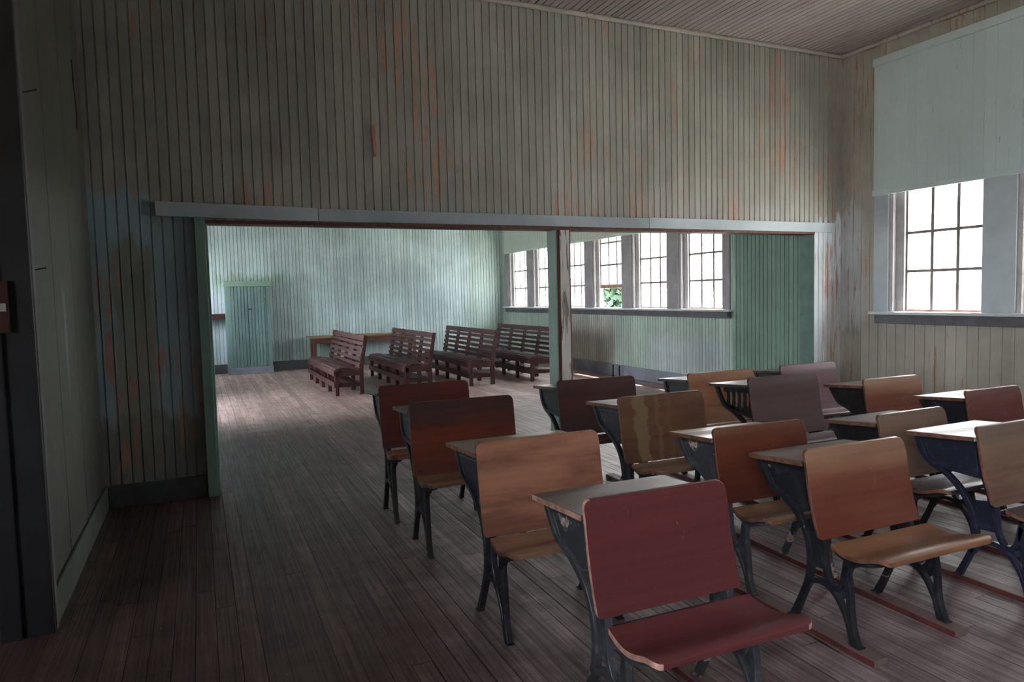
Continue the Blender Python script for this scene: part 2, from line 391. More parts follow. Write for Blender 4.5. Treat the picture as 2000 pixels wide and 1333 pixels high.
# ------------------------------------------------------------------ windows
NW = [0]
def window(org, ud, nd, z1=SHADE + .02, raised=0.0, mats=None, gm=None):
    """org = inner-face point at the start of the opening, ud along the opening, nd outwards"""
    NW[0] += 1
    U = Vector(ud); N = Vector(nd); O = Vector(org)
    w = struct(empty('window_%d' % NW[0], O))
    M = Matrix(((U.x, N.x, 0, 0), (U.y, N.y, 0, 0), (0, 0, 1, 0), (0, 0, 0, 1)))
    def bx(m, u0, u1, n0, n1, z0, zz): m.box(u0, u1, n0, n1, z0, zz, 0, M)
    j0, j1 = .135, OW - .005
    f = MB(); bx(f, 0, .045, -.004, .05, SILL - .02, z1); bx(f, .045, j0, .045, .12, SILL - .02, z1); bx(f, 0, .045, .05, WT, SILL - .02, z1)
    bx(f, OW - .012, OW, .0, WT, SILL - .02, z1)
    bx(f, 0, OW, .02, WT + .05, SILL - .02, SILL)
    f.build('frame', m_jamb if mats is None else mats, w, .004)
    s = MB(); a, b = j0 - .01, j1 + .0
    zb = SILL + raised; st = .028
    bx(s, a, a + st, .07, .10, zb, z1); bx(s, b - .02, b, .07, .10, zb, z1)
    for k in (1, 2):
        uu = a + st + (b - .02 - a - st) * k / 3; bx(s, uu - .0155, uu + .0155, .075, .095, zb, z1)
    for zz in (1.59, 1.98):
        if zz + raised < z1: bx(s, a, b, .073, .097, zz + raised - .0145, zz + raised + .0145)
    s.build('sash', m_sash, w, .003)
    r = MB(); bx(r, a, b, .068, .102, zb - .0, zb + (.065 if raised else .022))
    r.build('sash_rail', m_sashrail, w, .003)
    g = MB(); bx(g, a + .01, b - .005, .083, .086, zb + .01, z1); g.build('glass_pane', gm or m_glass, w)
    return w
for y in front_open: window((R, y, 0), (0, -1, 0), (1, 0, 0))
for i, y in enumerate(far_open): window((R, y, 0), (0, -1, 0), (1, 0, 0), raised=.345 if i == 3 else 0)
for y in left_open_far: window((L, y, 0), (0, -1, 0), (-1, 0, 0))
for y in left_open_added: window((L, y, 0), (0, -1, 0), (-1, 0, 0), z1=TALL, gm=m_clear)  # the added windows, glazed clear to let in more light
for a, b in BWIN: window((b, B, 0), (-1, 0, 0), (0, -1, 0))

NTm = [0]
def trim(mb, mat, bevel=.004, name=None):
    NTm[0] += 1; return struct(mb.build(name or 'trim_%d' % NTm[0], mat, None, bevel))
# casings between windows, sills, aprons
mb = MB(); e = 5.19
for y in front_open:
    mb.box(R - .02, R + .002, y + .001, e, SILL, SHADE + .02); e = y - OW
mb.box(R - .02, R + .002, B + .02, e, SILL, SHADE + .02); trim(mb, m_case)
mb = MB(); e = 14.93
for y in far_open:
    mb.box(R - .02, R + .002, y + .001, e, SILL, SHADE + .02); e = y - OW
mb.box(R - .02, R + .002, 7.389, e, SILL, SHADE + .02); trim(mb, m_casefar)
for (y0, y1) in ((B + .02, 5.21), (7.34, 14.98)):
    mb = MB(); mb.box(R - .075, R + .05, y0, y1, SILL - .032, SILL); trim(mb, m_sill, .006)
    mb = MB(); mb.box(R - .028, R, y0 + .03, y1 - .04, SILL - .125, SILL - .032); trim(mb, m_apron)
mb = MB(); mb.box(R - .085, R - .028, 7.352, 7.40, SILL - .10, SILL - .033); trim(mb, m_apron, .012)

# covers over the upper windows
def cover(y0, y1, mat, label, zt=3.78):
    g = empty('window_cover', (R, (y0 + y1) / 2, SHADE)); cy = (y0 + y1) / 2
    m = MB(); grooved(m, [(y0, y1, SHADE + .04, zt)], .107, lambda u, n, z: (R - .03 - n, u, z), gw=.003, gd=.002)
    m.box(R - .027, R - .001, y0, y1, SHADE + .04, zt)
    o = m.build('panel', mat, g); o.location = (-R, -cy, -SHADE)
    m = MB(); m.box(R - .045, R - .024, y0 - .005, y1 + .005, SHADE, SHADE + .055); o = m.build('bottom_rail', mat, g, .006); o.location = (-R, -cy, -SHADE)
    m = MB(); m.box(R - .05, R - .024, y0 - .005, y1 + .01, zt - .06, zt + .02); o = m.build('top_rail', mat, g, .006); o.location = (-R, -cy, -SHADE)
    return tag(g, label, 'window cover')
cover(B + .05, 5.19, m_shade, 'wide pale green board cover over the upper windows beside the school desks')
cover(7.40, 14.92, m_shadefar, 'pale green board cover over the upper windows of the far room, seen under the opening')

# header over the opening: three boards
def board(x0, zt0, x1, zt1, h, mat, y0=D - .03, y1=D - .002):
    m = MB(); vs = [(x, y, z) for (x, zt) in ((x0, zt0), (x1, zt1)) for y in (y0, y1) for z in (zt - h, zt)]
    m.add(vs, [(0, 1, 3, 2), (4, 6, 7, 5), (0, 4, 5, 1), (2, 3, 7, 6), (1, 5, 7, 3), (0, 2, 6, 4)]); return trim(m, mat, .003)
board(-.25, 2.178, .879, 2.160, .104, m_trimlight); board(.882, 2.156, 3.980, 2.152, .099, m_trimblue); board(3.984, 2.158, 6.435, 2.154, .104, m_trimlight, D - .028)
m = MB(); m.box(OX0 + .002, OX1, D - .012, D + WT - .01, OZ - .012, OZ + .012); trim(m, m_postedge)
m = MB(); m.box(-.003, .068, D - .045, D - .001, .0, 2.066); m.box(.069, .085, D - .005, D + WT + .01, 0, OZ - .013); trim(m, m_jambgreen, .004)
m = MB(); m.box(OX1 - .012, OX1 - .0005, D - .006, D + WT + .006, 0, OZ - .013); trim(m, m_revealgreen, .003)
# post
p = empty('support_post', (3.06, D + .09, 0)); tag(p, 'square post with peeling white front face holding up the long header of the opening', 'post')
def pbox(name, a, mat):
    m = MB(); m.box(a[0] - 3.06, a[1] - 3.06, a[2] - D - .09, a[3] - D - .09, a[4], a[5]); return m.build(name, mat, p, .003)
pbox('core', (2.99, 3.128, D, D + .18, 0, 2.027), m_postedge)['label'] = 'dark red wood edges'
pbox('front_board', (3.012, 3.108, D - .012, D - .001, 0, 2.027), m_postface)['label'] = 'peeling white front board'
pbox('side_board', (2.976, 2.989, D + .004, D + .176, 0, 2.027), m_jambgreen)['label'] = 'green painted side board'
# baseboards
def base(name, a, mat): m = MB(); m.box(*a); return struct(m.build(name, mat, None, .004))
base('baseboard_partition', (L + .02, -.006, D - .02, D - .001, 0, .165), m_basedark)
base('baseboard_partition_right', (OX1 + .005, R - .02, D - .02, D - .001, 0, .165), m_baseblue)
base('baseboard_left', (L + .001, L + .018, DY1 + .06, D - .001, 0, .17), m_baseleft)
base('baseboard_left_far', (L + .001, L + .018, GY1 + .01, F - .001, 0, .17), m_baseblue)
base('baseboard_right_far', (R - .02, R - .001, D + WT, F - .001, 0, .20), m_baseblue)
base('baseboard_right', (R - .02, R - .001, B, D - .001, 0, .17), m_basegreen)
base('baseboard_far', (L + .02, R - .02, F - .02, F - .001, 0, .19), m_basedark)
base('baseboard_back', (L + .02, R - .02, B + .001, B + .02, 0, .17), m_basedark)
# quarter-round under the ceiling
for nm, a in (('trim_crown_partition', [(L, D - .022, H - .02), (R, D - .022, H - .02)]), ('trim_crown_right', [(R - .02, B, H - .02), (R - .02, D - .022, H - .02)])):
    m = MB(); m.tube(a, .022, 10); struct(m.build(nm, m_crown, None, 0, True))

# doorway at the left edge
m = MB(); m.box(L - .02, L + .022, DY1 + .004, DY1 + .055, 0, DZ + .08); trim(m, m_casegray)
m = MB(); m.box(L - WT, L + .018, DY1 - .022, DY1 + .003, 0, DZ + .05); m.box(L - WT, L - .1, DY1 - .035, DY1 - .02, 0, DZ); trim(m, m_doorblack)
m = MB(); m.box(L - .02, L + .022, DY0 - .11, DY0 - .002, 0, DZ + .08); m.box(L - .02, L + .022, DY0 - .11, DY1 + .055, DZ + .001, DZ + .11); trim(m, m_casegray)
t_ = empty('rim_lock', (L - .085, DY1 - .024, 1.45)); tag(t_, 'rust red lock plate with a small white label on the black door jamb', 'lock')
m = MB(); m.box(-.045, .02, -.018, -.001, -.11, .11); m.build('case', plain('paint_rust_red', (.05, .012, .008), .6, .4), t_, .003)
m = MB(); m.box(-.035, .012, -.0195, -.0182, -.018, .016); lb = m.build('paper_label', plain('paper_label', (.42, .42, .36), .7, .2, 60), t_)
lb['label'] = 'small white paper label'
def nail(p0, p1, label):
    m = MB(); m.tube([p0, p1], .0028, 8); d = (Vector(p1) - Vector(p0)).normalized(); m.tube([Vector(p1) - d * .002, Vector(p1) + d * .001], .006, 8)
    tag(m.build('nail', m_nail), label, 'nail', 'nails beside the doorway')
nail((L - .01, 3.72, 2.385), (L + .06, 3.735, 2.41), 'dark nail high on the left wall beside the doorway casing')
nail((L - .01, 3.72, 1.61), (L + .05, 3.73, 1.622), 'dark nail at eye height on the left wall beside the doorway casing')
m = MB(); P, _ = spline([(.0, 3.02), (.015, 2.95), (.02, 2.86), (.035, 2.78), (.04, 2.70), (.03, 2.62), (.026, 2.60)], 1, 5)
m.tube([(L + .004, 5.30 + a * 2, z) for a, z in P], .004, 6)
tag(m.build('bent_wire', m_nail, None, 0, True), 'thin dark bent wire hanging in the left wall corner', 'wire')
m = MB(); m.add([(1.325, D - .02, 2.82), (1.352, D - .026, 2.832), (1.362, D - .012, 2.81), (1.330, D - .024, 2.70), (1.352, D - .028, 2.70), (1.366, D - .012, 2.70),
                 (1.34, D - .018, 2.585), (1.352, D - .02, 2.60), (1.36, D - .012, 2.59), (1.325, D + .004, 2.82), (1.362, D + .004, 2.81), (1.33, D + .004, 2.70), (1.366, D + .004, 2.70), (1.34, D + .004, 2.585), (1.36, D + .004, 2.59)],
                [(0, 3, 4, 1), (1, 4, 5, 2), (3, 6, 7, 4), (4, 7, 8, 5), (9, 11, 3, 0), (11, 13, 6, 3), (2, 5, 12, 10), (5, 8, 14, 12), (0, 1, 2, 10, 9), (6, 13, 14, 8, 7)])
tag(m.build('wood_splinter', plain('wood_splinter_bare', (.42, .22, .12), .7, .35, 40, stretch=(6, 1, .4))), 'bare brown splintered wood piece sticking out of the wall above the header', 'wood splinter')
mp = plain('metal_pipe', (.012, .012, .014), .5)
for y, lab in ((10.22, 'left of two black pipe stubs standing on the floor by the far room wall'), (10.02, 'right of two black pipe stubs standing on the floor by the far room wall')):
    m = MB(); m.tube([(R - .09, y, 0), (R - .09, y, .15), (R - .088, y, .20)], .014, 10); m.tube([(R - .09, y, .0), (R - .09, y, .012)], .03, 12)
    tag(m.build('pipe_stub', mp, None, 0, True), lab, 'pipe stub', 'pipe stubs by the far room wall')

# ------------------------------------------------------------------ cabinet, shelf, table in the far room
CY = F - .35
cab = empty('cupboard', (.89, F - .18, 0)); tag(cab, 'blue green plank cupboard with two doors against the far wall', 'cupboard')
def cb(name, parts, mat, bevel=.003, par=None, lab=None):
    m = MB()
    for a in parts: m.box(a[0] - .89, a[1] - .89, a[2] - F + .18, a[3] - F + .18, a[4], a[5])
    o = m.build(name, mat, par or cab, bevel)
    if lab: o['label'] = lab
    return o
cb('body', [(.47, .49, CY + .02, F - .022, .0, 1.74), (1.29, 1.31, CY + .02, F - .022, 0, 1.74), (.47, 1.31, F - .045, F - .022, 0, 1.74), (.47, .578, CY, CY + .02, .14, 1.74), (1.233, 1.31, CY, CY + .02, .14, 1.74)], m_cab)
cb('top', [(.452, 1.335, CY - .02, F - .022, 1.74, 1.85)], m_cabtop, lab='green top board')
cb('plinth', [(.465, 1.32, CY - .012, CY + .02, 0, .14)], m_baseblue, lab='grey blue plinth')
for (a, b) in ((.585, .882), (.896, 1.226)):
    m = MB(); grooved(m, [(a - .89, b - .89, .145, 1.735)], .062, lambda u, n, z: (u, CY - F + .18 - .002 - n, z), gw=.009, gd=.012, back=.018)
    d = m.build('door', m_cab, cab)
    hx = a + .01 if a < .8 else b - .01
    for hz in (.5, 1.53): cb('hinge', [(hx - .022, hx + .022, CY - .012, CY - .001, hz - .025, hz + .025)], plain('metal_hinge', (.2, .2, .17), .6, .4, 30), .003, d)
    if a > .8: cb('latch', [(a + .005, a + .055, CY - .014, CY - .001, 1.27, 1.31)], plain('metal_latch', (.05, .03, .025), .6, .5, 30), .003, d)

mw = wood('wood_bench_red', (.045, .017, .018), (.075, .029, .029), axis='y', rough=.40, scratch=.1)
sh = empty('wall_shelf', (.18, F - .14, 1.19)); tag(sh, 'dark red wall shelf on brackets left of the blue green cupboard', 'shelf')
m_shelfred = plain('paint_shelf_red', (.075, .018, .02), .5, .3, 12)
m = MB(); m.box(-.45, .305, -.14, .119, 0, .022); m.build('shelf_board', m_shelfred, sh, .003)
for bxx in (-.35, .28):
    m = MB(); m.prism([(.118, -.001), (-.11, -.001), (-.11, -.09), (.118, -.12)], bxx, bxx + .022); m.build('bracket', m_shelfred, sh, .002)
m = MB(); m.add([(x_, y_, z_) for y_ in (-.118, -.10) for x_, z_ in ((-.32, -.001), (.278, -.001), (.278, -.02), (.03, -.105), (-.32, -.12))],
                [(0, 4, 3, 2, 1), (5, 6, 7, 8, 9), (0, 1, 6, 5), (1, 2, 7, 6), (2, 3, 8, 7), (3, 4, 9, 8), (4, 0, 5, 9)])
m.build('front_apron', m_shelfred, sh, .002)

m_table = wood('wood_table_top', (.20, .13, .07), (.26, .17, .10), axis='x', rough=.4); m_tabled = wood('wood_table_apron', (.09, .04, .03), (.13, .06, .045), axis='x')
tb = empty('long_table', (3.17, 14.78, 0)); tag(tb, 'long brown topped table against the far wall behind the slatted benches', 'table')
m = MB(); m.box(-1.15, 1.15, -.26, .27, .655, .685); m.build('tabletop', m_table, tb, .004)
m = MB(); m.box(-1.07, 1.07, -.215, -.19, .55, .655); m.box(-1.07, 1.07, .20, .225, .55, .655); m.box(-1.07, -1.045, -.19, .20, .55, .655); m.box(1.045, 1.07, -.19, .20, .55, .655); m.build('apron', m_tabled, tb, .003)
for xx in (-1.08, 1.02):
    for yy in (-.222, .172): m = MB(); m.box(xx, xx + .06, yy, yy + .06, 0, .655); m.build('leg', m_tabled, tb, .004)

# ------------------------------------------------------------------ slatted benches
BL = 2.45
def make_bench():
    b = empty('slatted_bench', (0, 0, 0))
    ys = [0.0, .60, 1.20, 1.80, BL - .045]
    T = .045
    def leaf(x, z0=.40): return x
    for y in ys:
        m = MB(); m.box(.0, .055, y, y + T, 0, .36); m.build('leg', mw, b, .003)
        # rear post: upright leg running up into the leaning back
        m = MB(); vs = [(.365, 0), (.43, 0), (.43, .40), (.512, .883), (.466, .888), (.37, .40)]
        n = len(vs); V = [(x, y, z) for x, z in vs] + [(x, y + T, z) for x, z in vs]
        m.add(V, [tuple(range(n)), tuple(range(n, 2 * n))[::-1]] + [(i, n + i, n + (i + 1) % n, (i + 1) % n) for i in range(n)])
        m.build('back_post', mw, b, .003)
        m = MB(); st = [(.002, .36), (.05, .395), (.12, .398), (.24, .375), (.368, .37)]
        vs = [(x, z) for x, z in st] + [(.368, .29), (.002, .29)]; n = len(vs)
        V = [(x, y, z) for x, z in vs] + [(x, y + T, z) for x, z in vs]
        m.add(V, [tuple(range(n))[::-1], tuple(range(n, 2 * n))] + [(i, (i + 1) % n, n + (i + 1) % n, n + i) for i in range(n)])
        m.box(.055, .368, y + .005, y + T - .005, .125, .175)
        m.build('side_rail', mw, b, .003)
    for k, (x, z) in enumerate([(.075, .402), (.13, .404), (.185, .397), (.24, .386), (.295, .380), (.35, .378)]):
        m = MB(); m.box(x - .019, x + .019, -.02, BL + .02, z, z + .018); m.build('seat_slat', mw, b, .003)
    m = MB(); m.tube([(.028, -.02, .388), (.028, BL + .02, .388)], .028, 10); m.box(-.022, .0, -.02, BL + .02, .30, .385); m.build('front_rail', mw, b, .004)
    for k in range(6):
        f = k / 5; z = .445 + f * .40; x = .377 + (z - .40) / .5 * .098 - .012
        m = MB(); mm = Matrix.Translation((x, 0, z)) @ Matrix.Rotation(math.radians(11), 4, 'Y'); hh = .025 if k < 5 else .042
        m.box(-.009, .009, -.02, BL + .02, -hh, hh, 0, mm); m.build('back_slat', mw, b, .003)
    for k in range(5):
        x = .095 + k * .064; m = MB(); m.box(x - .022, x + .022, -.0, BL, .176, .192); m.build('shelf_slat', mw, b, .002)
    m = MB(); m.box(-.02, -.0005, -.015, BL + .015, .125, .205); m.build('shelf_rail', mw, b, .003)
    return b
bench0 = make_bench()
blabels = ['slatted red brown bench nearest the cupboard, leftmost of the four benches', 'slatted red brown bench second from the left, beside the leftmost bench',
           'slatted red brown bench third from the left, pale wall seen through its back', 'slatted red brown bench nearest the windows, partly hidden behind the white post']
for i, (bx_, by_, rz) in enumerate([(1.80, 10.50, .012), (2.86, 10.43, 0), (3.91, 10.40, -.005), (4.98, 10.36, -.005)]):
    if i == 0: b = bench0
    else:
        b = bench0.copy(); C.objects.link(b)
        for ch in bench0.children:
            c = ch.copy(); C.objects.link(c); c.parent = b
    b.location = (bx_, by_, 0); b.rotation_euler = (0, 0, rz)
    tag(b, blabels[i], 'bench', 'slatted benches in the far room')

# ------------------------------------------------------------------ school desks
def slab(mb, nu, vs_, half, surf, th_vec, mi=0, me_=1):
    """thick sheet: rows of v, columns of u; half(v) = half width; surf(v) = (y,z); th_vec(v) = thickness offset"""
    rows = len(vs_); top = []; bot = []
    for v in vs_:
        hw = half(v); y, z = surf(v); dy, dz = th_vec(v)
        for i in range(nu + 1):
            x = hw * (2 * i / nu - 1); top.append((x, y, z)); bot.append((x, y + dy, z + dz))
    n = nu + 1; o = len(top); fs = []; es = []
    for r in range(rows - 1):
        for i in range(nu):
            a = r * n + i; fs.append((a, a + 1, a + n + 1, a + n)); fs.append((o + a, o + a + n, o + a + n + 1, o + a + 1))
        a = r * n; es.append((a, a + n, o + a + n, o + a)); a = r * n + nu; es.append((a, o + a, o + a + n, a + n))
    for i in range(nu):
        fs.append((i, o + i, o + i + 1, i + 1)); a = (rows - 1) * n + i; fs.append((a, a + 1, o + a + 1, o + a))
    k0 = len(mb.f); mb.add(top + bot, fs + es, mi)
    for q in range(k0 + len(fs), k0 + len(fs) + len(es)): mb.m[q] = me_

def desk(x, y, rot, zt, w, h, dd, mback, mseat, mtop, miron, label, style='corner', lift=0.0, edge=None, openwork=False):
    d = empty('school_desk', (x, y, lift), rot); zt = zt - lift
    tag(d, label, 'school desk', 'old school desks with attached seats')
    k = zt / .755; ky = dd / .37; fx = w / 2 - .042
    # --- backrest
    def hb(t):
        r = .030 / h; q = w / 2
        if t > 1 - r: e = (t - 1 + r) / r; return q - .030 + .030 * math.sqrt(max(0, 1 - e * e))
        r = .014 / h
        if t < r: e = (r - t) / r; return q - .014 + .014 * math.sqrt(max(0, 1 - e * e))
        return q
    ts = [0, .01, .025, .04, .1, .2, .3, .4, .5, .6, .7, .8, .88, .912, .93, .95, .97, .985, .995, 1.0]
    sy = lambda t: .15 + .08 * t + .016 * math.sin(math.pi * min(1, t * 1.0)) * (1 - t * .5) + (.012 * max(0, t - .85) / .15 if True else 0)
    m = MB(); slab(m, 14, ts, hb, lambda t: (sy(t), zt - h + h * t), lambda t: (.016, 0.002))
    edge = edge or m_edge
    m.build('backrest', [mback, edge], d, .0025, True)
    # --- seat
    zs = .392 * k; yb, yf = .108, -.165
    def hs(v):
        yy = yb + (yf - yb) * v; q = w / 2 + .008; r = .032
        q2 = q - .016 * (1 - min(1, v * 1.6))
        dd_ = (1 - v) * (yb - yf)
        if dd_ < r: e = 1 - dd_ / r; return q2 - r * .9 + r * .9 * math.sqrt(max(0, 1 - e * e))
        return q2
    vs_ = [0, .06, .14, .24, .34, .44, .54, .64, .74, .82, .87, .91, .945, .97, .99, 1.0]
    sz = lambda v: zs + .004 - .022 * math.sin(math.pi * min(1, v * 1.25)) * (1 - .3 * v) + .026 * v * v - (.012 * ((v - .88) / .12) ** 2 if v > .88 else 0)
    m = MB(); slab(m, 14, vs_, hs, lambda v: (yb + (yf - yb) * v, sz(v)), lambda v: (0, -.020))
    st = m.build('seat', [mseat, edge], d, .003, True)
    # --- desk top
    y0, y1, z0, z1 = .245, .23 + dd, zt - .045, zt - .072
    m = MB(); vs = []
    for (yy, zz) in ((y0, z0), (y1, z1)):
        for xx in (-w / 2 - .005, w / 2 + .005): vs += [(xx, yy, zz - .022), (xx, yy, zz)]
    m.add(vs, [(0, 1, 3, 2), (4, 6, 7, 5), (0, 4, 5, 1), (2, 3, 7, 6), (1, 5, 7, 3), (0, 2, 6, 4)])
    m.m[2] = m.m[3] = 1; m.build('desktop', [mtop, edge], d, .003)
    # --- book shelf under the top
    if not openwork:
        m = MB(); m.box(-fx + .014, fx - .014, .25, .25 + .24 * ky, .548 * k, .560 * k); m.box(-fx + .014, fx - .014, .243, .256, .50 * k, z0 - .025)
        m.build('book_shelf', m_shelf, d, .002)
    else:
        m = MB(); m.box(-fx + .014, fx - .014, .25, .25 + .22 * ky, .520 * k, .532 * k); m.build('book_shelf', m_shelf, d, .002)
    # --- cast iron sides
    Y = lambda v: v if v < .25 else .25 + (v - .25) * ky
    for s in (-1, 1):
        c0 = s * fx; xa, xb = c0 - .014, c0 + .014; wa, wb = c0 - .004, c0 + .004
        m = MB(); S = lambda pts: [(Y(a), b * k) for a, b in pts]
        # the top corner pieces stay just below the sloping desk top
        zu = lambda yy: z0 + (z1 - z0) * (yy - y0) / (y1 - y0) - .024
        if style == 'corner':
            m.ribbon([(Y(.568), zu(Y(.568)))] + S([(.528, .60), (.492, .553)]), [.028, .024, .024], xa, xb, sub=4)
            m.ribbon(S([(.492, .553), (.44, .533), (.385, .512), (.30, .452), (.252, .37), (.236, .285), (.245, .20), (.285, .10)]) + [(Y(.335), .0)], [.024, .024, .026, .026, .026, .028, .026, .026, .03], xa, xb)
            pan = [(.232, zu(.245)), (Y(.562), zu(Y(.562)))] + S([(.492, .558), (.385, .515), (.31, .465), (.212, .50)])
        elif style == 'smooth':
            m.ribbon([(Y(.56), zu(Y(.56)))] + S([(.535, .585), (.485, .535), (.40, .49), (.325, .42), (.275, .335), (.258, .25), (.262, .18), (.29, .10)]) + [(Y(.335), .0)], [.03, .026, .026, .026, .026, .026, .028, .026, .026, .03], xa, xb)
            pan = [(.232, zu(.245)), (Y(.555), zu(Y(.555)))] + S([(.525, .58), (.485, .54), (.45, .525), (.212, .50)])
            m.ribbon(S([(.252, .515), (.36, .522), (.46, .53)]), .02, xa, xb, sub=3)
        if not openwork:
            m.prism(pan, wa, wb)
            q = S([(.27, .60), (.50, .60), (.46, .575), (.41, .555), (.27, .545)])   # raised moulding on the panel
            cx = sum(a for a, b in pan) / len(pan); cz = sum(b for a, b in pan) / len(pan)
            mo = [(cx + (a - cx) * .80, cz + (b - cz) * .74) for a, b in pan]
            for i in range(len(mo)): m.ribbon([mo[i], mo[(i + 1) % len(mo)]], .009, c0 - .008, c0 + .008, sub=1)
        else:
            m.ribbon([(.232, zu(.245) - .015), (Y(.50), zu(Y(.50)) - .015)], .04, wa - .003, wb + .003, sub=1)
            m.ribbon(S([(.215, .515), (.33, .53), (.47, .55)]), .04, wa - .003, wb + .003, sub=3)
            for q in range(5):
                yy = .262 + q * .05; m.ribbon([(Y(yy), zu(Y(yy)) - .02), (Y(yy - .004), (zu(Y(yy)) + .54 * k) / 2), (Y(yy), .53 * k)], [.034, .018, .034], wa - .003, wb + .003, sub=4)
        # bar up the back of the backrest
        m.ribbon([(.180, .36 * k)] + [(sy(t) + .030, zt - h + h * t) for t in (.08, .3, .5, .7, .86)], .024, xa, xb)
        # solid web where the bars meet
        m.prism(S([(.165, .41), (.262, .395), (.245, .30), (.236, .255), (.165, .26)]), wa, wb)
        # U-shaped link to the seat pivot
        m.ribbon(S([(.172, .41), (.165, .34), (.155, .27), (.130, .218), (.098, .205), (.072, .232), (.058, .29), (.045, .335), (.02, .362)]), [.024, .024, .022, .022, .024, .024, .026, .034, .03], xa, xb)
        # arch between the legs
        m.ribbon(S([(.272, .13), (.235, .185), (.185, .205), (.130, .196), (.085, .155), (.048, .09)]) + [(.02, .0)], [.024, .021, .022, .024, .02, .017, .018], xa, xb)
        # front leg
        m.ribbon(S([(.030, .350), (.052, .29), (.040, .215), (.034, .15), (.022, .07)]) + [(.0, .0)], [.046, .028, .024, .021, .019, .026], xa, xb)
        m.prism(S([(.062, .30), (.03, .30), (.032, .20), (.07, .17), (.105, .205), (.078, .225)]), wa, wb)
        m.tube([(c0 - .018, .030, .345 * k), (c0 + .018, .030, .345 * k)], .030, 18)
        m.tube([(c0 - .022, .030, .345 * k), (c0 + .022, .030, .345 * k)], .012, 12)
        # feet
        m.box(c0 - .018, c0 + .018, -.020, .022, 0, .007); m.box(c0 - .018, c0 + .018, Y(.318), Y(.335) + .022, 0, .007)
        m.build('side_frame', miron, d, .003)
        # seat bracket
        m = MB(); m.ribbon([(.10, sz(.08) - .030), (.03, sz(.3) - .033), (-.05, sz(.54) - .030), (-.12, sz(.75) - .026)], [.012, .022, .018, .010], c0 - .018, c0 + .018, sub=3)
        m.build('seat_bracket', miron, d, .002)
    m = MB(); m.tube([(-fx, .215, .33 * k), (fx, .215, .33 * k)], .008, 8); m.build('tie_rod', miron, d, 0, True)
    return d

m_edge = plain('wood_worn_edge', (.15, .07, .045), .55, .5, 26); m_edgelit = plain('wood_bare_lit_edge', (.50, .30, .24), .6, .5, 22); m_edgedark = plain('wood_dark_edge', (.05, .028, .024), .5, .4, 20)  # worn side edges; the pale bare one also stands in for side light
m_shelf = plain('wood_book_shelf', (.02, .016, .015), .7, .3, 5)
ir1 = iron('iron_chipped_lit', (.05, .056, .068), (.62, .50, .42), 1.0); ir2 = iron('iron_black', (.014, .016, .022), (.42, .34, .25), .55); ir3 = iron('iron_dark', (.008, .008, .010), (.3, .22, .15), .3, .55); ir4 = iron('iron_blue', (.014, .018, .035), (.35, .3, .25), .25)  # first iron greyed and more chipped, in place of light from the left
maroon = wood('wood_maroon_paint', (.115, .031, .033), (.098, .026, .029), rough=.36, scratch=.25, blot=.6)
tan = wood('wood_tan_stained', (.36, .175, .11), (.17, .075, .048), rough=.45, scratch=.2)
tanseat = wood('wood_tan_seat', (.28, .16, .10), (.22, .12, .08), rough=.45)
ora = wood('wood_orange_worn', (.17, .055, .032), (.13, .036, .022), (.27, .155, .095), zgrad=(.55, .72), rough=.35)
ora2 = wood('wood_red_orange', (.125, .038, .02), (.08, .022, .015), (.19, .10, .055), zgrad=(.66, .80), rough=.38)
red = wood('wood_red_mahogany', (.125, .03, .016), (.085, .02, .013), (.05, .022, .02), zgrad=(.62, .78), rough=.38, scratch=.1)
mahog = wood('wood_dark_mahogany', (.09, .02, .014), (.065, .016, .013), rough=.38, scratch=.1)
brown = wood('wood_brown_drip', (.12, .06, .032), (.09, .04, .022), rough=.42, drip=True)
dark = wood('wood_dark_brown', (.06, .025, .022), (.045, .02, .018), rough=.42, scratch=.08)
grayt = wood('wood_grey_tan', (.21, .135, .095), (.15, .085, .06), (.18, .13, .10), zgrad=(.6, .72), rough=.42)
mauve = wood('wood_grey_mauve', (.095, .055, .055), (.075, .042, .045), rough=.40, scratch=.12)
purple = wood('wood_purple_mauve', (.14, .075, .085), (.11, .06, .07), rough=.36, scratch=.06)
orange = wood('wood_orange_tan', (.25, .115, .055), (.19, .08, .04), rough=.42)
rose = wood('wood_rose_red', (.16, .055, .05), (.12, .035, .03), (.20, .10, .09), zgrad=(.62, .75), rough=.36)
seatt = wood('wood_seat_worn', (.26, .13, .065), (.17, .09, .05), rough=.36)
seatd = wood('wood_seat_dark', (.075, .055, .06), (.06, .042, .045), rough=.28)
seato = wood('wood_seat_ochre', (.19, .105, .058), (.135, .075, .04), rough=.45)
topd = wood('wood_top_dark', (.055, .033, .03), (.12, .09, .08), rough=.40); topg = wood('wood_top_grey_green', (.36, .40, .36), (.30, .33, .30), rough=.36, scratch=.1)
topb = wood('wood_top_brown', (.14, .08, .05), (.19, .13, .09), rough=.38); topk = wood('wood_top_black', (.03, .025, .025), (.06, .05, .05), rough=.34)
topo = wood('wood_top_oak', (.22, .13, .08), (.15, .08, .05), rough=.38)

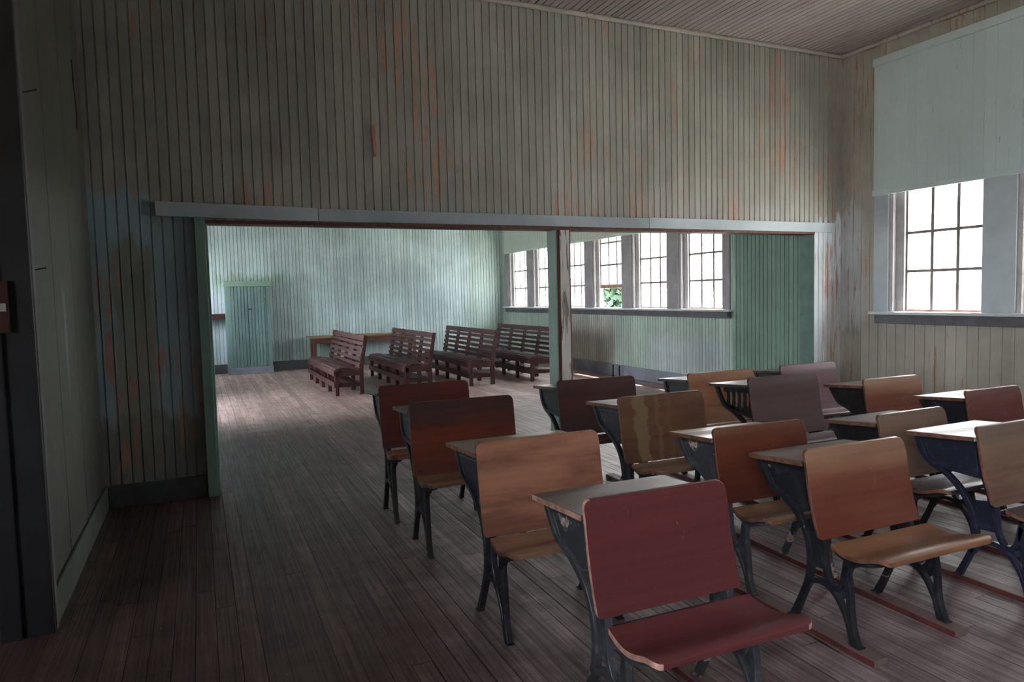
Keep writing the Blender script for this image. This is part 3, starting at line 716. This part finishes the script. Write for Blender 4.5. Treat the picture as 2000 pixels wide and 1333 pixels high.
LF = .028
desk(1.37, 1.668, -.019, .781, .567, .354, .392, maroon, maroon, topd, ir1, 'glossy maroon painted desk with seat, nearest the front', lift=LF, edge=m_edgelit)
desk(1.375, 2.571, -.022, .803, .615, .397, .430, tan, tanseat, topb, ir2, 'tan stained desk with dark smudges on its back, directly behind the maroon painted desk')
desk(1.394, 3.640, -.03, .837, .655, .420, .402, red, seato, topd, ir3, 'red brown desk with ochre seat, third from the front in the left row', style='smooth', edge=m_edgedark)
desk(1.375, 4.330, -.02, .860, .635, .405, .37, mahog, tan, topk, ir3, 'dark mahogany desk at the far end of the left row', edge=m_edgedark)
desk(2.555, 1.870, -.02, .771, .590, .354, .335, ora, seatt, topd, ir2, 'orange brown desk standing at the front end of two floor runners', lift=LF)
desk(2.535, 2.420, -.045, .768, .575, .350, .372, ora2, seato, topo, ir1, 'red brown desk with a worn orange top edge between the orange and the dripped desk', lift=LF)
desk(2.565, 3.270, -.02, .818, .626, .386, .390, brown, topb, topd, ir2, 'brown desk with pale drip marks down its back', lift=LF)
desk(2.600, 4.096, -.023, .829, .645, .383, .401, dark, dark, topk, ir3, 'very dark brown desk closest to the white post', style='smooth', edge=m_edgedark, lift=LF)
desk(3.575, 1.82, .0, .772, .548, .360, .366, grayt, seatd, topg, ir4, 'tan desk with a pale grey green desktop at the right edge', style='smooth', lift=LF)
desk(3.64, 2.39, .01, .741, .565, .346, .352, grayt, seatd, topd, ir3, 'worn grey tan desk with a shiny dark seat behind the desk with pale desktop', style='smooth', lift=LF)
desk(3.650, 3.348, .0, .850, .631, .397, .400, mauve, mauve, topk, ir3, 'tall grey mauve desk with openwork iron side', edge=m_edgedark, lift=LF, openwork=True)
desk(3.655, 3.990, -.02, .818, .630, .380, .390, orange, orange, topk, ir3, 'orange tan desk at the far end of the third row behind the grey mauve desk', style='smooth', edge=m_edgedark, lift=LF)
desk(4.707, 2.599, -.01, .763, .550, .355, .367, rose, rose, topk, ir2, 'rose red desk by the windows cut off by the right edge', lift=LF)
desk(4.655, 3.295, -.04, .770, .576, .355, .370, ora, seatt, topd, ir3, 'scratched orange red desk of the window row, below the wall corner', lift=LF)
desk(4.665, 4.085, -.045, .806, .602, .391, .38, purple, purple, topk, ir3, 'purple mauve desk and seat at the far end of the window row', edge=m_edgedark, lift=LF)

m_run = wood('wood_runner', (.16, .12, .11), (.12, .085, .08), axis='y', rough=.55); m_runs = plain('paint_runner_side', (.10, .028, .026), .55, .4, 12)
def runner(x, y0, y1, rot, label):
    g = MB(); n = 0; ln = y1 - y0
    g.box(-.038, .038, 0, ln, .0, LF - .001); o = g.build('floor_runner', m_run, None, .004); o.data.materials.append(m_runs)
    o.data.polygons[4].material_index = 1
    o.location = (x, y0, .0); o.rotation_euler = (0, 0, rot); tag(o, label, 'runner', 'wooden runners under the desk rows')
runner(1.612, 1.63, 2.12, -.019, 'short right wooden runner under the maroon painted desk')
runner(1.128, 1.63, 2.12, -.019, 'short left wooden runner under the maroon painted desk')
runner(2.306, 1.775, 4.62, -.012, 'left wooden runner under the orange brown desk row')
runner(2.795, 1.787, 4.62, -.032, 'right wooden runner under the orange brown desk row')
runner(3.372, 1.68, 4.55, -.002, 'left wooden runner under the row of the desk with pale desktop')
runner(3.86, 1.68, 4.55, -.025, 'right wooden runner under the row of the desk with pale desktop')
runner(4.470, 2.40, 4.65, .012, 'left wooden runner under the window row of desks')
runner(4.930, 2.40, 4.65, .012, 'right wooden runner under the window row of desks')

# ------------------------------------------------------------------ outdoors
m_grass = plain('dry_grass_ground', (.42, .38, .32), .9, .4, 3)
m = MB(); m.box(-30, 60, -40, 60, -.9, -.7); o = m.build('ground', m_grass); struct(o)
m_leaf = plain('leaves', (.10, .17, .085), .6, .5, 2); m_leaf2 = plain('leaves_dark', (.025, .06, .035), .6, .5, 2); m_bark = plain('bark', (.07, .05, .04), .9, .4, 6)
def tree(x, y, h, rad, n, label, mat, low=.25):
    g = empty('leafy_tree', (x, y, -.7)); tag(g, label, 'tree', 'trees outside the windows')
    m = MB(); m.tube([(0, 0, 0), (.05, .03, h * .4), (0, 0, h * .8)], [.16, .12, .04], 9); m.build('trunk', m_bark, g, 0, True)
    m = MB(); cl = [(Vector((random.gauss(0, 1), random.gauss(0, 1), random.gauss(0, 1))).normalized() * rad * random.uniform(.3, .95)) for _ in range(38)]
    for i in range(n):
        c = random.choice(cl); p = c + Vector((random.gauss(0, 1), random.gauss(0, 1), random.gauss(0, 1))) * rad * .17
        q = Vector((p.x, p.y, h * (low + (1 - low) * .5) + p.z * h * (1 - low) * .5 / rad)); s = random.uniform(.09, .20)
        a = Vector((random.gauss(0, 1), random.gauss(0, 1), random.gauss(0, 1))).normalized(); b = a.orthogonal().normalized(); c2 = a.cross(b)
        m.add([q - b * s, q - c2 * s * .5, q + b * s, q + c2 * s * .5], [(0, 1, 2, 3)])
    m.build('foliage', mat, g)
tree(13.2, 19.6, 3.8, 1.9, 4200, 'dark green bush seen under the raised window sash', m_leaf2, .05)
for i, (tx, ty, th, tr) in enumerate([(15.2, 6.6, 4.6, 2.2), (16.2, 13.4, 5.2, 2.2), (20.5, 20.8, 5.2, 2.5), (16.8, 27.6, 5.2, 2.4), (16.2, 35.2, 5.4, 2.4)]):
    tree(tx, ty, th, tr, 3600, 'pale leafy tree lost in the glare outside the windows', m_leaf, .08)
m = MB(); m.box(R + WT, R + WT + .2, B - .3, F + .3, 3.45, 3.55); m.box(L - WT - .55, L - WT, B - .3, F + .3, 3.45, 3.55)
struct(m.build('trim_eaves', m_sashrail))

# ------------------------------------------------------------------ light
w = bpy.data.worlds.new('sky'); sc.world = w; w.use_nodes = True
nt = w.node_tree; bg = nt.nodes['Background']; bg.inputs[0].default_value = (.97, .96, 1.0, 1); bg.inputs[1].default_value = 13.0
sun = bpy.data.objects.new('sun', bpy.data.lights.new('sun', 'SUN')); C.objects.link(sun)
sun.data.energy = 40; sun.data.angle = .01; sun.data.color = (1, .93, .85)
el = math.radians(75); dirv = Vector((-math.cos(el), .05, -math.sin(el))); sun.rotation_euler = dirv.to_track_quat('-Z', 'Y').to_euler()
def portal(loc, d, sx, sy):
    li = bpy.data.lights.new('portal', 'AREA'); li.shape = 'RECTANGLE'; li.size = sx; li.size_y = sy; li.cycles.is_portal = True
    o = bpy.data.objects.new('portal', li); C.objects.link(o); o.location = loc; o.rotation_euler = Vector(d).to_track_quat('-Z', 'Z').to_euler()
zc = (SILL + SHADE) / 2
portal((R + .35, 3.95, zc), (-1, 0, 0), 2.6, 1.6); portal((R + .35, 11.1, zc), (-1, 0, 0), 7.8, 1.6)
portal((L - .35, 12.0, 1.3), (1, 0, 0), 6.6, 2.8); portal((L - .35, -1.4, 2.3), (1, 0, 0), 5.2, 2.6)


# ------------------------------------------------------------------ camera
cam = bpy.data.objects.new('camera', bpy.data.cameras.new('camera')); C.objects.link(cam); sc.camera = cam
cam.data.sensor_width = 36; cam.data.lens = 24.452; cam.data.clip_start = .05
yw, pt, rl = .42126, -.06645, -.02448
fw = Vector((math.sin(yw) * math.cos(pt), math.cos(yw) * math.cos(pt), math.sin(pt)))
r0 = Vector((math.cos(yw), -math.sin(yw), 0)); u0 = r0.cross(fw)
r1 = r0 * math.cos(rl) + u0 * math.sin(rl); u1 = u0 * math.cos(rl) - r0 * math.sin(rl)
cam.matrix_world = Matrix(((r1.x, u1.x, -fw.x, 0), (r1.y, u1.y, -fw.y, 0), (r1.z, u1.z, -fw.z, 1.45), (0, 0, 0, 1)))
sc.view_settings.view_transform = 'Standard'; sc.view_settings.look = 'None'; sc.view_settings.gamma = 1; sc.view_settings.exposure = .72
sc.cycles.max_bounces = 10; sc.cycles.diffuse_bounces = 6; sc.cycles.glossy_bounces = 3; sc.cycles.transparent_max_bounces = 12
sc.cycles.sample_clamp_indirect = 6; sc.cycles.use_denoising = True
